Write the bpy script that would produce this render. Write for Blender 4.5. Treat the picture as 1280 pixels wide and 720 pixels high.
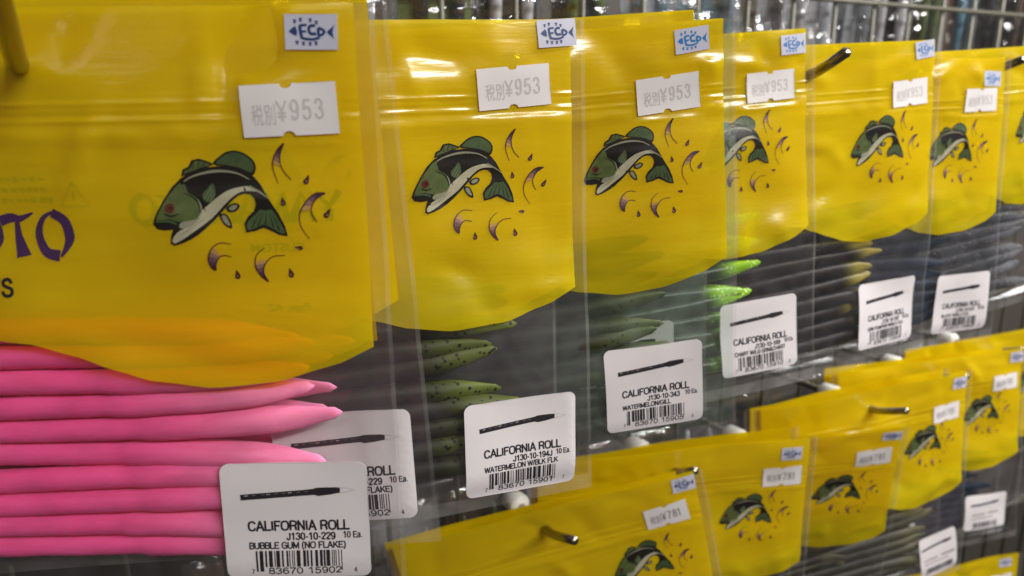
import bpy, bmesh, math, random
from mathutils import Matrix, Vector, noise
from mathutils.geometry import tessellate_polygon

for o in list(bpy.data.objects):
    bpy.data.objects.remove(o, do_unlink=True)
SC = bpy.context.scene
COL = SC.collection
RAD = math.radians
MM = 0.001
CAMZ = 1.35                     # height of the lens above the shop floor (m)

# ------------------------------------------------------------------ camera
cd = bpy.data.cameras.new('camera')
cam = bpy.data.objects.new('camera', cd)
COL.objects.link(cam)
cd.sensor_width = 36.0
cd.lens = 918.0 / 1280 * 36.0
cd.clip_start = 0.01
cd.clip_end = 50
cd.dof.use_dof = True
cd.dof.focus_distance = 0.235
cd.dof.aperture_fstop = 12.5
cam.matrix_world = (Matrix.Translation((0, 0, CAMZ)) @ Matrix.Rotation(RAD(90 - 14.753), 4, 'X')
                    @ Matrix.Rotation(RAD(-0.656), 4, 'Z'))
SC.camera = cam
SC.render.resolution_x, SC.render.resolution_y = 1024, 576
SC.view_settings.view_transform = 'Standard'
SC.view_settings.look = 'None'
SC.view_settings.exposure = 0.04
SC.view_settings.gamma = 1.0
SC.view_settings.use_curve_mapping = False
try:
    SC.cycles.transparent_max_bounces = 40
    SC.cycles.max_bounces = 10
except Exception:
    pass

# ------------------------------------------------------------------ world: dim light of a shop
w = bpy.data.worlds.new('World')
SC.world = w
w.use_nodes = True
bg = w.node_tree.nodes['Background']
bg.inputs[0].default_value = (1.0, 0.90, 0.80, 1)
bg.inputs[1].default_value = 0.06

# wall frame: s runs along the rack, d is the depth from the lens square to the rack, z up
TH = RAD(30.65)
TV = Vector((math.cos(TH), math.sin(TH), 0))
NV = Vector((-math.sin(TH), math.cos(TH), 0))
def wp(s, d, z):
    return (TV * s + NV * d) * MM + Vector((0, 0, z * MM + CAMZ))

# ------------------------------------------------------------------ ceiling tubes of the shop, plus an added fill over the packs
def tube_light(name, s, d, z, length, width, power, col, aim=(250, 260, -60)):
    ld = bpy.data.lights.new(name, 'AREA')
    ld.shape = 'RECTANGLE'
    ld.size = length
    ld.size_y = width
    ld.energy = power
    ld.color = col
    lo = bpy.data.objects.new(name, ld)
    COL.objects.link(lo)
    lo.location = wp(s, d, z)
    tgt = wp(*aim)
    dirv = (tgt - lo.location).normalized()
    zx = -dirv
    xx = (TV - zx * TV.dot(zx)).normalized()
    yx = zx.cross(xx)
    lo.matrix_world = Matrix(((xx.x, yx.x, zx.x, lo.location.x), (xx.y, yx.y, zx.y, lo.location.y),
                              (xx.z, yx.z, zx.z, lo.location.z), (0, 0, 0, 1)))
    return lo
tube_light('added_pack_fill', 700, -1500, 1000, 1.2, 0.12, 38, (1.0, 0.97, 0.93))
tube_light('added_pack_fill', 1500, -350, 900, 1.2, 0.12, 40, (1.0, 0.98, 0.96))
tube_light('added_pack_fill', -800, -1200, 1150, 1.2, 0.12, 5, (1.0, 0.92, 0.84))
tube_light('added_pack_fill', 800, 440, 1000, 1.2, 0.12, 1.6, (0.92, 0.97, 1.0), (700, 430, 50))  # unseen fill light, added to brighten the packs behind the grid

# ------------------------------------------------------------------ materials
def nodes_of(m):
    m.use_nodes = True
    nt = m.node_tree
    return nt, nt.nodes, nt.links

def plain(name, col, rough=0.5, metal=0.0, spec=0.5, var=0.0, scale=300.0):
    m = bpy.data.materials.new(name)
    nt, N, L = nodes_of(m)
    p = N['Principled BSDF']
    p.inputs['Base Color'].default_value = (*col, 1)
    p.inputs['Roughness'].default_value = rough
    p.inputs['Metallic'].default_value = metal
    p.inputs['Specular IOR Level'].default_value = spec
    if var > 0:
        tc = N.new('ShaderNodeTexCoord')
        nz = N.new('ShaderNodeTexNoise')
        nz.inputs['Scale'].default_value = scale
        nz.inputs['Detail'].default_value = 3
        L.new(tc.outputs['Object'], nz.inputs['Vector'])
        mx = N.new('ShaderNodeMix'); mx.data_type = 'RGBA'
        mx.inputs[6].default_value = (*[c * (1 - var) for c in col], 1)
        mx.inputs[7].default_value = (*[min(1, c * (1 + var)) for c in col], 1)
        L.new(nz.outputs['Fac'], mx.inputs[0])
        L.new(mx.outputs[2], p.inputs['Base Color'])
    return m

def film_bump(N, L, s1, s2, strength, stretch=(1, 1, 1), dist=0.0004):
    tc = N.new('ShaderNodeTexCoord')
    mp = N.new('ShaderNodeMapping')
    mp.inputs['Scale'].default_value = stretch
    n1 = N.new('ShaderNodeTexNoise'); n1.inputs['Scale'].default_value = s1; n1.inputs['Detail'].default_value = 4
    L.new(tc.outputs['Object'], mp.inputs['Vector'])
    L.new(mp.outputs[0], n1.inputs['Vector'])
    b = N.new('ShaderNodeBump')
    b.inputs['Strength'].default_value = strength
    b.inputs['Distance'].default_value = dist
    L.new(n1.outputs['Fac'], b.inputs['Height'])
    return b, tc, mp

def sheen(N, L, b, f0, gain=1.0):
    """Schlick reflectance of a thin film, the same from both sides"""
    lw = N.new('ShaderNodeLayerWeight'); lw.inputs['Blend'].default_value = 0.5
    L.new(b.outputs[0], lw.inputs['Normal'])
    pw = N.new('ShaderNodeMath'); pw.operation = 'POWER'; pw.inputs[1].default_value = 5.0
    L.new(lw.outputs['Facing'], pw.inputs[0])
    ma = N.new('ShaderNodeMath'); ma.operation = 'MULTIPLY_ADD'
    ma.inputs[1].default_value = (1 - f0) * gain; ma.inputs[2].default_value = f0
    L.new(pw.outputs[0], ma.inputs[0])
    return ma

def yellow_film(name):
    m = bpy.data.materials.new(name)
    nt, N, L = nodes_of(m)
    N.remove(N['Principled BSDF'])
    out = N['Material Output']
    b, tc, mp = film_bump(N, L, 260, 0, 0.22, (0.35, 1, 2.4))
    # ink laid on unevenly, in faint streaks across the print run
    st = N.new('ShaderNodeTexNoise'); st.inputs['Scale'].default_value = 90; st.inputs['Detail'].default_value = 5
    mp2 = N.new('ShaderNodeMapping'); mp2.inputs['Scale'].default_value = (0.12, 1, 2.2)
    L.new(tc.outputs['Object'], mp2.inputs['Vector']); L.new(mp2.outputs[0], st.inputs['Vector'])
    mx = N.new('ShaderNodeMix'); mx.data_type = 'RGBA'
    mx.inputs[6].default_value = (0.74, 0.545, 0.002, 1)
    mx.inputs[7].default_value = (0.85, 0.69, 0.004, 1)
    L.new(st.outputs['Fac'], mx.inputs[0])
    df = N.new('ShaderNodeBsdfDiffuse'); L.new(mx.outputs[2], df.inputs['Color']); L.new(b.outputs[0], df.inputs['Normal'])
    tl = N.new('ShaderNodeBsdfTranslucent'); tl.inputs['Color'].default_value = (0.88, 0.66, 0.004, 1)
    tp = N.new('ShaderNodeBsdfTransparent'); tp.inputs['Color'].default_value = (0.97, 0.82, 0.02, 1)
    m1 = N.new('ShaderNodeMixShader'); m1.inputs[0].default_value = 0.22
    L.new(df.outputs[0], m1.inputs[1]); L.new(tl.outputs[0], m1.inputs[2])
    m2 = N.new('ShaderNodeMixShader'); m2.inputs[0].default_value = 0.40
    L.new(m1.outputs[0], m2.inputs[1]); L.new(tp.outputs[0], m2.inputs[2])
    gl = N.new('ShaderNodeBsdfGlossy'); gl.inputs['Roughness'].default_value = 0.22
    L.new(b.outputs[0], gl.inputs['Normal'])
    fr = sheen(N, L, b, 0.07, 0.7)
    m3 = N.new('ShaderNodeMixShader')
    L.new(fr.outputs[0], m3.inputs[0]); L.new(m2.outputs[0], m3.inputs[1]); L.new(gl.outputs[0], m3.inputs[2])
    L.new(m3.outputs[0], out.inputs['Surface'])
    return m

def clear_film(name, haze, hazecol, tint=(0.95, 0.95, 0.95), rough=0.12, bump=0.3, s1=200, f0=0.045):
    m = bpy.data.materials.new(name)
    nt, N, L = nodes_of(m)
    N.remove(N['Principled BSDF'])
    out = N['Material Output']
    b, tc, mp = film_bump(N, L, s1, 0, bump, (0.6, 1, 1.4), 0.0004 if s1 > 100 else 0.003)
    tp = N.new('ShaderNodeBsdfTransparent'); tp.inputs['Color'].default_value = (*tint, 1)
    df = N.new('ShaderNodeBsdfDiffuse'); df.inputs['Color'].default_value = (*hazecol, 1)
    m1 = N.new('ShaderNodeMixShader')
    # milky scuffing, uneven
    nz = N.new('ShaderNodeTexNoise'); nz.inputs['Scale'].default_value = 42; nz.inputs['Detail'].default_value = 6; nz.inputs['Distortion'].default_value = 1.2
    L.new(tc.outputs['Object'], nz.inputs['Vector'])
    mr = N.new('ShaderNodeMapRange')
    mr.inputs['From Min'].default_value = 0.3; mr.inputs['From Max'].default_value = 0.7
    mr.inputs['To Min'].default_value = haze * 0.35; mr.inputs['To Max'].default_value = haze * 2.0
    L.new(nz.outputs['Fac'], mr.inputs['Value']); L.new(mr.outputs[0], m1.inputs[0])
    L.new(tp.outputs[0], m1.inputs[1]); L.new(df.outputs[0], m1.inputs[2])
    gl = N.new('ShaderNodeBsdfGlossy'); gl.inputs['Roughness'].default_value = rough
    L.new(b.outputs[0], gl.inputs['Normal'])
    fr = sheen(N, L, b, f0, 0.7)
    m3 = N.new('ShaderNodeMixShader')
    L.new(fr.outputs[0], m3.inputs[0]); L.new(m1.outputs[0], m3.inputs[1]); L.new(gl.outputs[0], m3.inputs[2])
    L.new(m3.outputs[0], out.inputs['Surface'])
    return m

def bait_mat(name, body, tip, flake=None, flake_amt=0.12, fscale=700, rough=0.35, sss=0.0, x0=20, x1=60, spec=0.3, var=(0.66, 1.12), tipflake=False):
    m = bpy.data.materials.new(name)
    nt, N, L = nodes_of(m)
    p = N['Principled BSDF']
    p.inputs['Roughness'].default_value = min(1, rough + .2)
    p.inputs['Specular IOR Level'].default_value = spec
    tc = N.new('ShaderNodeTexCoord')
    sx = N.new('ShaderNodeSeparateXYZ'); L.new(tc.outputs['Object'], sx.inputs[0])
    mr = N.new('ShaderNodeMapRange'); mr.interpolation_type = 'SMOOTHSTEP'
    mr.inputs['From Min'].default_value = x0 * MM; mr.inputs['From Max'].default_value = x1 * MM
    L.new(sx.outputs['X'], mr.inputs['Value'])
    mx = N.new('ShaderNodeMix'); mx.data_type = 'RGBA'
    mx.inputs[6].default_value = (*body, 1); mx.inputs[7].default_value = (*tip, 1)
    L.new(mr.outputs[0], mx.inputs[0])
    nz = N.new('ShaderNodeTexNoise'); nz.inputs['Scale'].default_value = 190; nz.inputs['Detail'].default_value = 4
    oi = N.new('ShaderNodeObjectInfo')
    mp = N.new('ShaderNodeMapping'); mp.inputs['Scale'].default_value = (0.35, 1, 1)
    L.new(oi.outputs['Random'], mp.inputs['Location'])
    L.new(tc.outputs['Object'], mp.inputs['Vector']); L.new(mp.outputs[0], nz.inputs['Vector'])
    hv = N.new('ShaderNodeHueSaturation')
    r2 = N.new('ShaderNodeMapRange'); r2.inputs['From Min'].default_value = .3; r2.inputs['From Max'].default_value = .7
    r2.inputs['To Min'].default_value, r2.inputs['To Max'].default_value = var
    L.new(nz.outputs['Fac'], r2.inputs['Value']); L.new(r2.outputs[0], hv.inputs['Value'])
    L.new(mx.outputs[2], hv.inputs['Color'])
    bp = N.new('ShaderNodeBump'); bp.inputs['Strength'].default_value = .5; bp.inputs['Distance'].default_value = .0006
    L.new(nz.outputs['Fac'], bp.inputs['Height']); L.new(bp.outputs[0], p.inputs['Normal'])
    colout = hv.outputs[0]
    if flake:
        vo = N.new('ShaderNodeTexVoronoi'); vo.inputs['Scale'].default_value = fscale
        L.new(tc.outputs['Object'], vo.inputs['Vector'])
        lt = N.new('ShaderNodeMath'); lt.operation = 'LESS_THAN'; lt.inputs[1].default_value = flake_amt
        L.new(vo.outputs['Distance'], lt.inputs[0])
        m2 = N.new('ShaderNodeMix'); m2.data_type = 'RGBA'
        m2.inputs[7].default_value = (*flake, 1)
        L.new(colout, m2.inputs[6])
        if tipflake:
            mu = N.new('ShaderNodeMath'); mu.operation = 'MULTIPLY'
            L.new(lt.outputs[0], mu.inputs[0]); L.new(mr.outputs[0], mu.inputs[1]); L.new(mu.outputs[0], m2.inputs[0])
        else:
            L.new(lt.outputs[0], m2.inputs[0])
        colout = m2.outputs[2]
    L.new(colout, p.inputs['Base Color'])
    if sss > 0:
        p.inputs['Subsurface Weight'].default_value = sss
        p.inputs['Subsurface Radius'].default_value = (1.0, 0.35, 0.45)
        p.inputs['Subsurface Scale'].default_value = 0.003
    return m

M = dict(
    yellow=yellow_film('yellow_printed_film'),
    clear=clear_film('clear_film', 0.020, (0.56, 0.49, 0.55), rough=0.17, bump=0.45, f0=0.045),
    green_clear=clear_film('clear_film_green', 0.085, (0.44, 0.52, 0.45), tint=(0.88, 0.95, 0.9), rough=0.14, bump=0.35),
    crumple=clear_film('crumpled_film', 0.02, (0.7, 0.72, 0.75), rough=0.06, bump=1.0, s1=70, f0=0.22),
    paper=plain('paper_white', (0.66, 0.62, 0.635), 0.55, var=0.03, scale=120),
    tagpaper=plain('tag_paper', (0.70, 0.665, 0.665), 0.6, var=0.03, scale=120),
    ecopaper=plain('eco_paper', (0.50, 0.50, 0.60), 0.35),
    black=plain('black_ink', (0.018, 0.013, 0.018), 0.5),
    grey=plain('grey_ink', (0.50, 0.465, 0.46), 0.6),
    dgrey=plain('dark_grey_ink', (0.17, 0.15, 0.14), 0.6),
    blue=plain('blue_ink', (0.012, 0.035, 0.14), 0.45),
    cyan=plain('light_blue_ink', (0.02, 0.16, 0.42), 0.45),
    fblack=plain('fish_black', (0.012, 0.010, 0.008), 0.35),
    fgreen=plain('fish_green', (0.075, 0.100, 0.032), 0.35, var=0.35, scale=500),
    fgreen2=plain('fish_green_dark', (0.055, 0.085, 0.034), 0.35, var=0.3, scale=400),
    fwhite=plain('fish_belly', (0.38, 0.36, 0.25), 0.35, var=0.18, scale=350),
    fgrey=plain('fish_grey', (0.22, 0.22, 0.15), 0.35),
    fred=plain('fish_eye_red', (0.11, 0.012, 0.008), 0.35),
    purple=plain('purple_ink', (0.055, 0.022, 0.075), 0.4),
    lilac=plain('lilac_ink', (0.24, 0.12, 0.14), 0.4),
    grad0=plain('fading_ink_palest', (0.42, 0.24, 0.07), 0.4), grad1=plain('fading_ink_pale', (0.24, 0.13, 0.09), 0.4), grad2=plain('fading_ink_mid', (0.13, 0.065, 0.085), 0.4),
    grad3=plain('fading_ink_deep', (0.07, 0.032, 0.065), 0.4), grad4=plain('fading_ink_deepest', (0.03, 0.012, 0.035), 0.4),
    backfilm=clear_film('clear_back_film', 0.012, (0.6, 0.55, 0.58), rough=0.2, bump=0.3, f0=0.03),
    foil=clear_film('foil_film', 0.10, (0.62, 0.66, 0.72), rough=0.10, bump=1.0, s1=70, f0=0.3),
    blue_clear=clear_film('clear_film_bluish', 0.022, (0.60, 0.62, 0.70), rough=0.14, bump=0.4, f0=0.04),
    seam=clear_film('heat_seal_film', 0.075, (0.72, 0.69, 0.68), rough=0.16, bump=0.5, s1=500),
    brown=plain('brown_ink', (0.06, 0.02, 0.012), 0.4),
    ghost=plain('back_print_green', (0.02, 0.055, 0.015), 0.5),
    steel=plain('peg_steel', (0.34, 0.30, 0.24), 0.24, metal=1.0, var=0.1, scale=80),
    wire=plain('grid_wire', (0.105, 0.098, 0.068), 0.45, metal=0.2, var=0.15, scale=60),
    whiteplastic=plain('white_plastic', (0.78, 0.76, 0.72), 0.4),
    wall=plain('back_wall', (0.055, 0.045, 0.036), 0.7, var=0.15, scale=8),
)

# ------------------------------------------------------------------ mesh helpers
class Patch:
    def __init__(self):
        self.v, self.f, self.mi, self.mats = [], [], [], []
    def mat(self, m):
        if m not in self.mats:
            self.mats.append(m)
        return self.mats.index(m)
    def add(self, verts, faces, m):
        b = len(self.v); k = self.mat(m)
        self.v += [tuple(p) for p in verts]
        for f in faces:
            self.f.append(tuple(i + b for i in f)); self.mi.append(k)
    def build(self, name, parent=None, smooth=True):
        me = bpy.data.meshes.new(name)
        me.from_pydata([(a * MM, b * MM, c * MM) for a, b, c in self.v], [], self.f)
        for m in self.mats:
            me.materials.append(M[m])
        me.polygons.foreach_set('material_index', self.mi)
        if smooth:
            me.polygons.foreach_set('use_smooth', [True] * len(self.f))
        me.update()
        o = bpy.data.objects.new(name, me)
        COL.objects.link(o)
        if parent is not None:
            o.parent = parent
        return o

def obj_from(name, me, parent=None):
    o = bpy.data.objects.new(name, me)
    COL.objects.link(o)
    if parent is not None:
        o.parent = parent
    return o

def empty(name, mat4):
    o = bpy.data.objects.new(name, None)
    COL.objects.link(o)
    o.empty_display_size = 0.01
    o.matrix_world = mat4
    return o

def tag(o, label, cat, group=None, kind=None):
    o['label'] = label
    o['category'] = cat
    if group:
        o['group'] = group
    if kind:
        o['kind'] = kind
    return o

def tri2d(poly):
    return [tuple(t) for t in tessellate_polygon([[Vector((x, y, 0)) for x, y in poly]])]

def subdiv(verts, tris, mx):
    verts = [tuple(v) for v in verts]
    out, stack = [], list(tris)
    while stack:
        a, b, c = stack.pop()
        pa, pb, pc = verts[a], verts[b], verts[c]
        e = [((pa[0] - pb[0]) ** 2 + (pa[1] - pb[1]) ** 2, 0), ((pb[0] - pc[0]) ** 2 + (pb[1] - pc[1]) ** 2, 1),
             ((pc[0] - pa[0]) ** 2 + (pc[1] - pa[1]) ** 2, 2)]
        l, k = max(e)
        if l <= mx * mx:
            out.append((a, b, c)); continue
        if k == 0: i, j, q = a, b, c
        elif k == 1: i, j, q = b, c, a
        else: i, j, q = c, a, b
        verts.append(((verts[i][0] + verts[j][0]) / 2, (verts[i][1] + verts[j][1]) / 2))
        n = len(verts) - 1
        stack += [(i, n, q), (n, j, q)]
    return verts, out

def ribbon(pts, w0, w1=None, wm=None):
    """tapered brush stroke as a polygon; widths at start, middle, end"""
    if w1 is None: w1 = w0
    n = len(pts); L_, R_ = [], []
    for i, p in enumerate(pts):
        a = pts[max(0, i - 1)]; b = pts[min(n - 1, i + 1)]
        dx, dy = b[0] - a[0], b[1] - a[1]; l = math.hypot(dx, dy) or 1
        t = i / (n - 1)
        if wm is None: wd = w0 + (w1 - w0) * t
        else: wd = (w0 + (wm - w0) * t * 2) if t < .5 else (wm + (w1 - wm) * (t - .5) * 2)
        L_.append((p[0] - dy / l * wd / 2, p[1] + dx / l * wd / 2)); R_.append((p[0] + dy / l * wd / 2, p[1] - dx / l * wd / 2))
    return L_ + R_[::-1]

def catmull(pts, k=5):
    out = []
    n = len(pts)
    for i in range(n - 1):
        p0, p1, p2, p3 = pts[max(0, i - 1)], pts[i], pts[i + 1], pts[min(n - 1, i + 2)]
        for j in range(k):
            t = j / k
            out.append(tuple(0.5 * (2 * p1[q] + (p2[q] - p0[q]) * t + (2 * p0[q] - 5 * p1[q] + 4 * p2[q] - p3[q]) * t * t
                                    + (3 * p1[q] - p0[q] - 3 * p2[q] + p3[q]) * t ** 3) for q in (0, 1)))
    out.append(pts[-1])
    return out

def closed_smooth(pts, k=3):
    n = len(pts); out = []
    for i in range(n):
        p0, p1, p2, p3 = pts[i - 1], pts[i], pts[(i + 1) % n], pts[(i + 2) % n]
        for j in range(k):
            t = j / k
            out.append(tuple(0.5 * (2 * p1[q] + (p2[q] - p0[q]) * t + (2 * p0[q] - 5 * p1[q] + 4 * p2[q] - p3[q]) * t * t
                                    + (3 * p1[q] - p0[q] - 3 * p2[q] + p3[q]) * t ** 3) for q in (0, 1)))
    return out

_tc = {}
# plain sans capitals drawn with a round-cornered pen: (width, [(curved, points)...]) in a box one unit high
GL = {
 'A': (.74, [(0, ((.04, 0), (.37, 1), (.70, 0))), (0, ((.15, .33), (.59, .33)))]), 'B': (.66, [(0, ((.09, 0), (.09, 1))), (1, ((.09, .96), (.4, .96), (.57, .86), (.55, .6), (.4, .52), (.09, .52))), (1, ((.4, .52), (.6, .42), (.6, .14), (.42, .04), (.09, .04)))]),
 'C': (.74, [(1, ((.68, .72), (.56, .92), (.36, .97), (.14, .84), (.07, .5), (.14, .16), (.36, .03), (.56, .08), (.69, .3)))]), 'D': (.72, [(0, ((.09, 0), (.09, 1))), (1, ((.09, .96), (.38, .96), (.58, .85), (.65, .5), (.58, .15), (.38, .04), (.09, .04)))]),
 'E': (.64, [(0, ((.6, .95), (.09, .95), (.09, .05), (.62, .05))), (0, ((.09, .52), (.56, .52)))]), 'F': (.6, [(0, ((.58, .95), (.09, .95), (.09, 0))), (0, ((.09, .5), (.52, .5)))]),
 'G': (.78, [(1, ((.69, .74), (.56, .93), (.36, .97), (.14, .84), (.07, .5), (.14, .16), (.36, .03), (.58, .08), (.69, .2))), (0, ((.4, .47), (.7, .47), (.7, .05)))]),
 'H': (.72, [(0, ((.09, 0), (.09, 1))), (0, ((.63, 0), (.63, 1))), (0, ((.09, .52), (.63, .52)))]), 'I': (.26, [(0, ((.13, 0), (.13, 1)))]),
 'J': (.54, [(1, ((.44, 1), (.44, .6), (.44, .3), (.38, .08), (.24, .02), (.1, .1), (.06, .3)))]), 'K': (.7, [(0, ((.09, 0), (.09, 1))), (0, ((.65, 1), (.09, .38))), (0, ((.28, .58), (.67, 0)))]),
 'L': (.58, [(0, ((.09, 1), (.09, .05), (.56, .05)))]), 'M': (.86, [(0, ((.09, 0), (.09, .98), (.43, .1), (.77, .98), (.77, 0)))]), 'N': (.72, [(0, ((.09, 0), (.09, .97), (.63, .03), (.63, 1)))]),
 'O': (.8, [(1, ((.4, .97), (.15, .86), (.07, .5), (.15, .14), (.4, .03), (.65, .14), (.73, .5), (.65, .86), (.4, .97)))]), 'P': (.66, [(0, ((.09, 0), (.09, 1))), (1, ((.09, .96), (.4, .96), (.59, .84), (.59, .58), (.4, .45), (.09, .45)))]),
 'R': (.72, [(0, ((.09, 0), (.09, 1))), (1, ((.09, .96), (.42, .96), (.61, .86), (.61, .6), (.42, .49), (.09, .49))), (1, ((.4, .49), (.56, .38), (.6, .15), (.66, 0)))]),
 'S': (.68, [(1, ((.6, .74), (.5, .93), (.32, .97), (.12, .86), (.13, .64), (.34, .53), (.58, .42), (.61, .18), (.44, .04), (.24, .03), (.08, .14), (.05, .3)))]),
 'T': (.64, [(0, ((.02, .95), (.62, .95))), (0, ((.32, .95), (.32, 0)))]), 'U': (.72, [(1, ((.09, 1), (.09, .6), (.09, .3), (.18, .08), (.36, .03), (.54, .08), (.63, .3), (.63, .6), (.63, 1)))]),
 'W': (.96, [(0, ((.03, 1), (.25, .04), (.48, .96), (.71, .04), (.93, 1)))]), 'X': (.68, [(0, ((.05, 0), (.63, 1))), (0, ((.05, 1), (.63, 0)))]), 'Z': (.62, [(0, ((.05, .95), (.57, .95), (.05, .05), (.59, .05)))]),
 '0': (.58, [(1, ((.29, .97), (.12, .85), (.07, .5), (.12, .15), (.29, .03), (.46, .15), (.51, .5), (.46, .85), (.29, .97)))]), '1': (.58, [(0, ((.12, .76), (.34, .97), (.34, 0)))]),
 '2': (.58, [(1, ((.07, .7), (.14, .92), (.32, .97), (.49, .86), (.48, .64), (.28, .38), (.07, .06))), (0, ((.05, .05), (.53, .05)))]), '3': (.58, [(1, ((.07, .76), (.16, .94), (.32, .96), (.48, .84), (.44, .6), (.26, .53))), (1, ((.26, .53), (.46, .46), (.5, .2), (.36, .05), (.2, .04), (.08, .14), (.05, .26)))]),
 '4': (.58, [(0, ((.4, 0), (.4, .95), (.05, .27), (.55, .27)))]), '5': (.58, [(0, ((.48, .95), (.15, .95), (.09, .5))), (1, ((.09, .5), (.26, .61), (.43, .55), (.51, .32), (.44, .1), (.26, .03), (.1, .1), (.05, .25)))]),
 '6': (.58, [(1, ((.49, .78), (.4, .94), (.26, .96), (.12, .8), (.07, .45), (.12, .14), (.28, .03), (.45, .11), (.51, .33), (.43, .54), (.28, .6), (.12, .5), (.08, .36)))]), '7': (.58, [(0, ((.05, .95), (.53, .95), (.3, .45), (.2, 0)))]),
 '8': (.58, [(1, ((.29, .97), (.12, .88), (.12, .64), (.29, .53), (.46, .64), (.46, .88), (.29, .97))), (1, ((.29, .53), (.09, .42), (.09, .14), (.29, .03), (.49, .14), (.49, .42), (.29, .53)))]),
 '9': (.58, [(1, ((.09, .22), (.18, .06), (.32, .04), (.46, .2), (.51, .55), (.46, .86), (.3, .97), (.13, .89), (.07, .67), (.15, .46), (.3, .4), (.46, .5), (.5, .64)))]),
 '-': (.36, [(0, ((.04, .38), (.32, .38)))]), '/': (.34, [(0, ((.03, -.02), (.31, 1)))]), '(': (.34, [(1, ((.28, 1.05), (.12, .8), (.08, .4), (.12, .05), (.28, -.2)))]), ')': (.34, [(1, ((.06, 1.05), (.22, .8), (.26, .4), (.22, .05), (.06, -.2)))]),
 '.': (.28, [(0, ((.14, 0), (.14, .15)))]), 'a': (.54, [(1, ((.08, .55), (.14, .68), (.28, .71), (.42, .64), (.44, .45), (.44, .0))), (1, ((.44, .42), (.22, .38), (.07, .26), (.1, .06), (.24, .02), (.44, .18)))]),
 '&': (.72, [(1, ((.66, 0), (.3, .55), (.2, .8), (.32, .97), (.44, .84), (.36, .62), (.12, .38), (.1, .12), (.28, .02), (.5, .14), (.62, .45)))]), ' ': (.3, []),
 '¥': (.6, [(0, ((.03, 1), (.3, .5), (.57, 1))), (0, ((.3, .5), (.3, 0))), (0, ((.06, .42), (.54, .42))), (0, ((.06, .22), (.54, .22)))]),
}
def pen_text(body, height, width=None, weight=.15):
    """string drawn with GL: triangles, left at 0, baseline 0, y up"""
    vs, ts, x = [], [], 0.0
    tot = sum(GL[c][0] for c in body) + .04 * len(body)
    sy = height
    sx = (width / tot) if width else height
    for ch in body:
        wd, sts = GL[ch]
        for cv, pts in sts:
            P = catmull(list(pts), 3) if cv else list(pts)
            segs = [P] if cv else [P[i:i + 2] for i in range(len(P) - 1)]
            for sg in segs:
                Q = [((x + a) * sx, b * sy) for a, b in sg]
                if not cv and len(P) > 2:      # overlap the joints a little
                    (ax, ay), (bx, by) = Q
                    l = math.hypot(bx - ax, by - ay) or 1; e = weight * height * .28
                    ux, uy = (bx - ax) / l * e, (by - ay) / l * e
                    Q = [(ax - ux, ay - uy), (bx + ux, by + uy)]
                poly = ribbon(Q, weight * height)
                n = len(Q); b0 = len(vs)
                vs += poly
                for i in range(n - 1):
                    ts += [(b0 + i, b0 + i + 1, b0 + 2 * n - 2 - i), (b0 + i, b0 + 2 * n - 2 - i, b0 + 2 * n - 1 - i)]
        x += wd + .04
    return vs, ts
def text2d(body, width=None, height=None, bold=0.0):
    """flat triangles of a string, y up, left at 0, baseline 0, scaled to cap height and (optionally) width"""
    key = (body, bold)
    if key not in _tc:
        cu = bpy.data.curves.new('t', 'FONT')
        cu.body = body; cu.size = 10; cu.resolution_u = 3; cu.fill_mode = 'FRONT'; cu.offset = bold
        o = bpy.data.objects.new('t', cu); COL.objects.link(o)
        bpy.context.view_layer.update()
        dg = bpy.context.evaluated_depsgraph_get()
        me = o.evaluated_get(dg).to_mesh()
        vs = [(v.co.x, v.co.y) for v in me.vertices]
        fs = []
        for p in me.polygons:
            q = list(p.vertices)
            for i in range(1, len(q) - 1):
                fs.append((q[0], q[i], q[i + 1]))
        o.evaluated_get(dg).to_mesh_clear()
        bpy.data.objects.remove(o, do_unlink=True)
        bpy.data.curves.remove(cu)
        x0 = min(v[0] for v in vs)
        _tc[key] = ([(x - x0, y) for x, y in vs], fs, max(v[0] for v in vs) - x0)
    vs, fs, wd = _tc[key]
    sy = (height / 7.27) if height else 1
    sx = (width / wd) if width else sy
    return [(x * sx, y * sy) for x, y in vs], fs

def rot(x, y, a):
    return x * math.cos(a) - y * math.sin(a), x * math.sin(a) + y * math.cos(a)

# ------------------------------------------------------------------ bag surface (mm; x right, v down from the peg hole, y<0 towards the shopper)
HW, YE, TOP, BOT = 85.0, 80.2, -12.5, 146.0
WAVE = [(-90, 74), (-80, 76), (-62, 80), (-45, 79), (-30, 72), (-16, 67), (-6, 68.3), (4, 71.7), (14, 75.6), (24, 79.0), (38, 81.3), (55, 80.4), (70, 76.3), (80.5, 71.6), (90, 68)]
def wave(x):
    for (a, b), (c, d) in zip(WAVE, WAVE[1:]):
        if a <= x <= c:
            t = (x - a) / (c - a); t = t * t * (3 - 2 * t) * 0.35 + t * 0.65
            return b + (d - b) * t
    return 72
def sst(a, b, x):
    t = max(0.0, min(1.0, (x - a) / (b - a))); return t * t * (3 - 2 * t)

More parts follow.
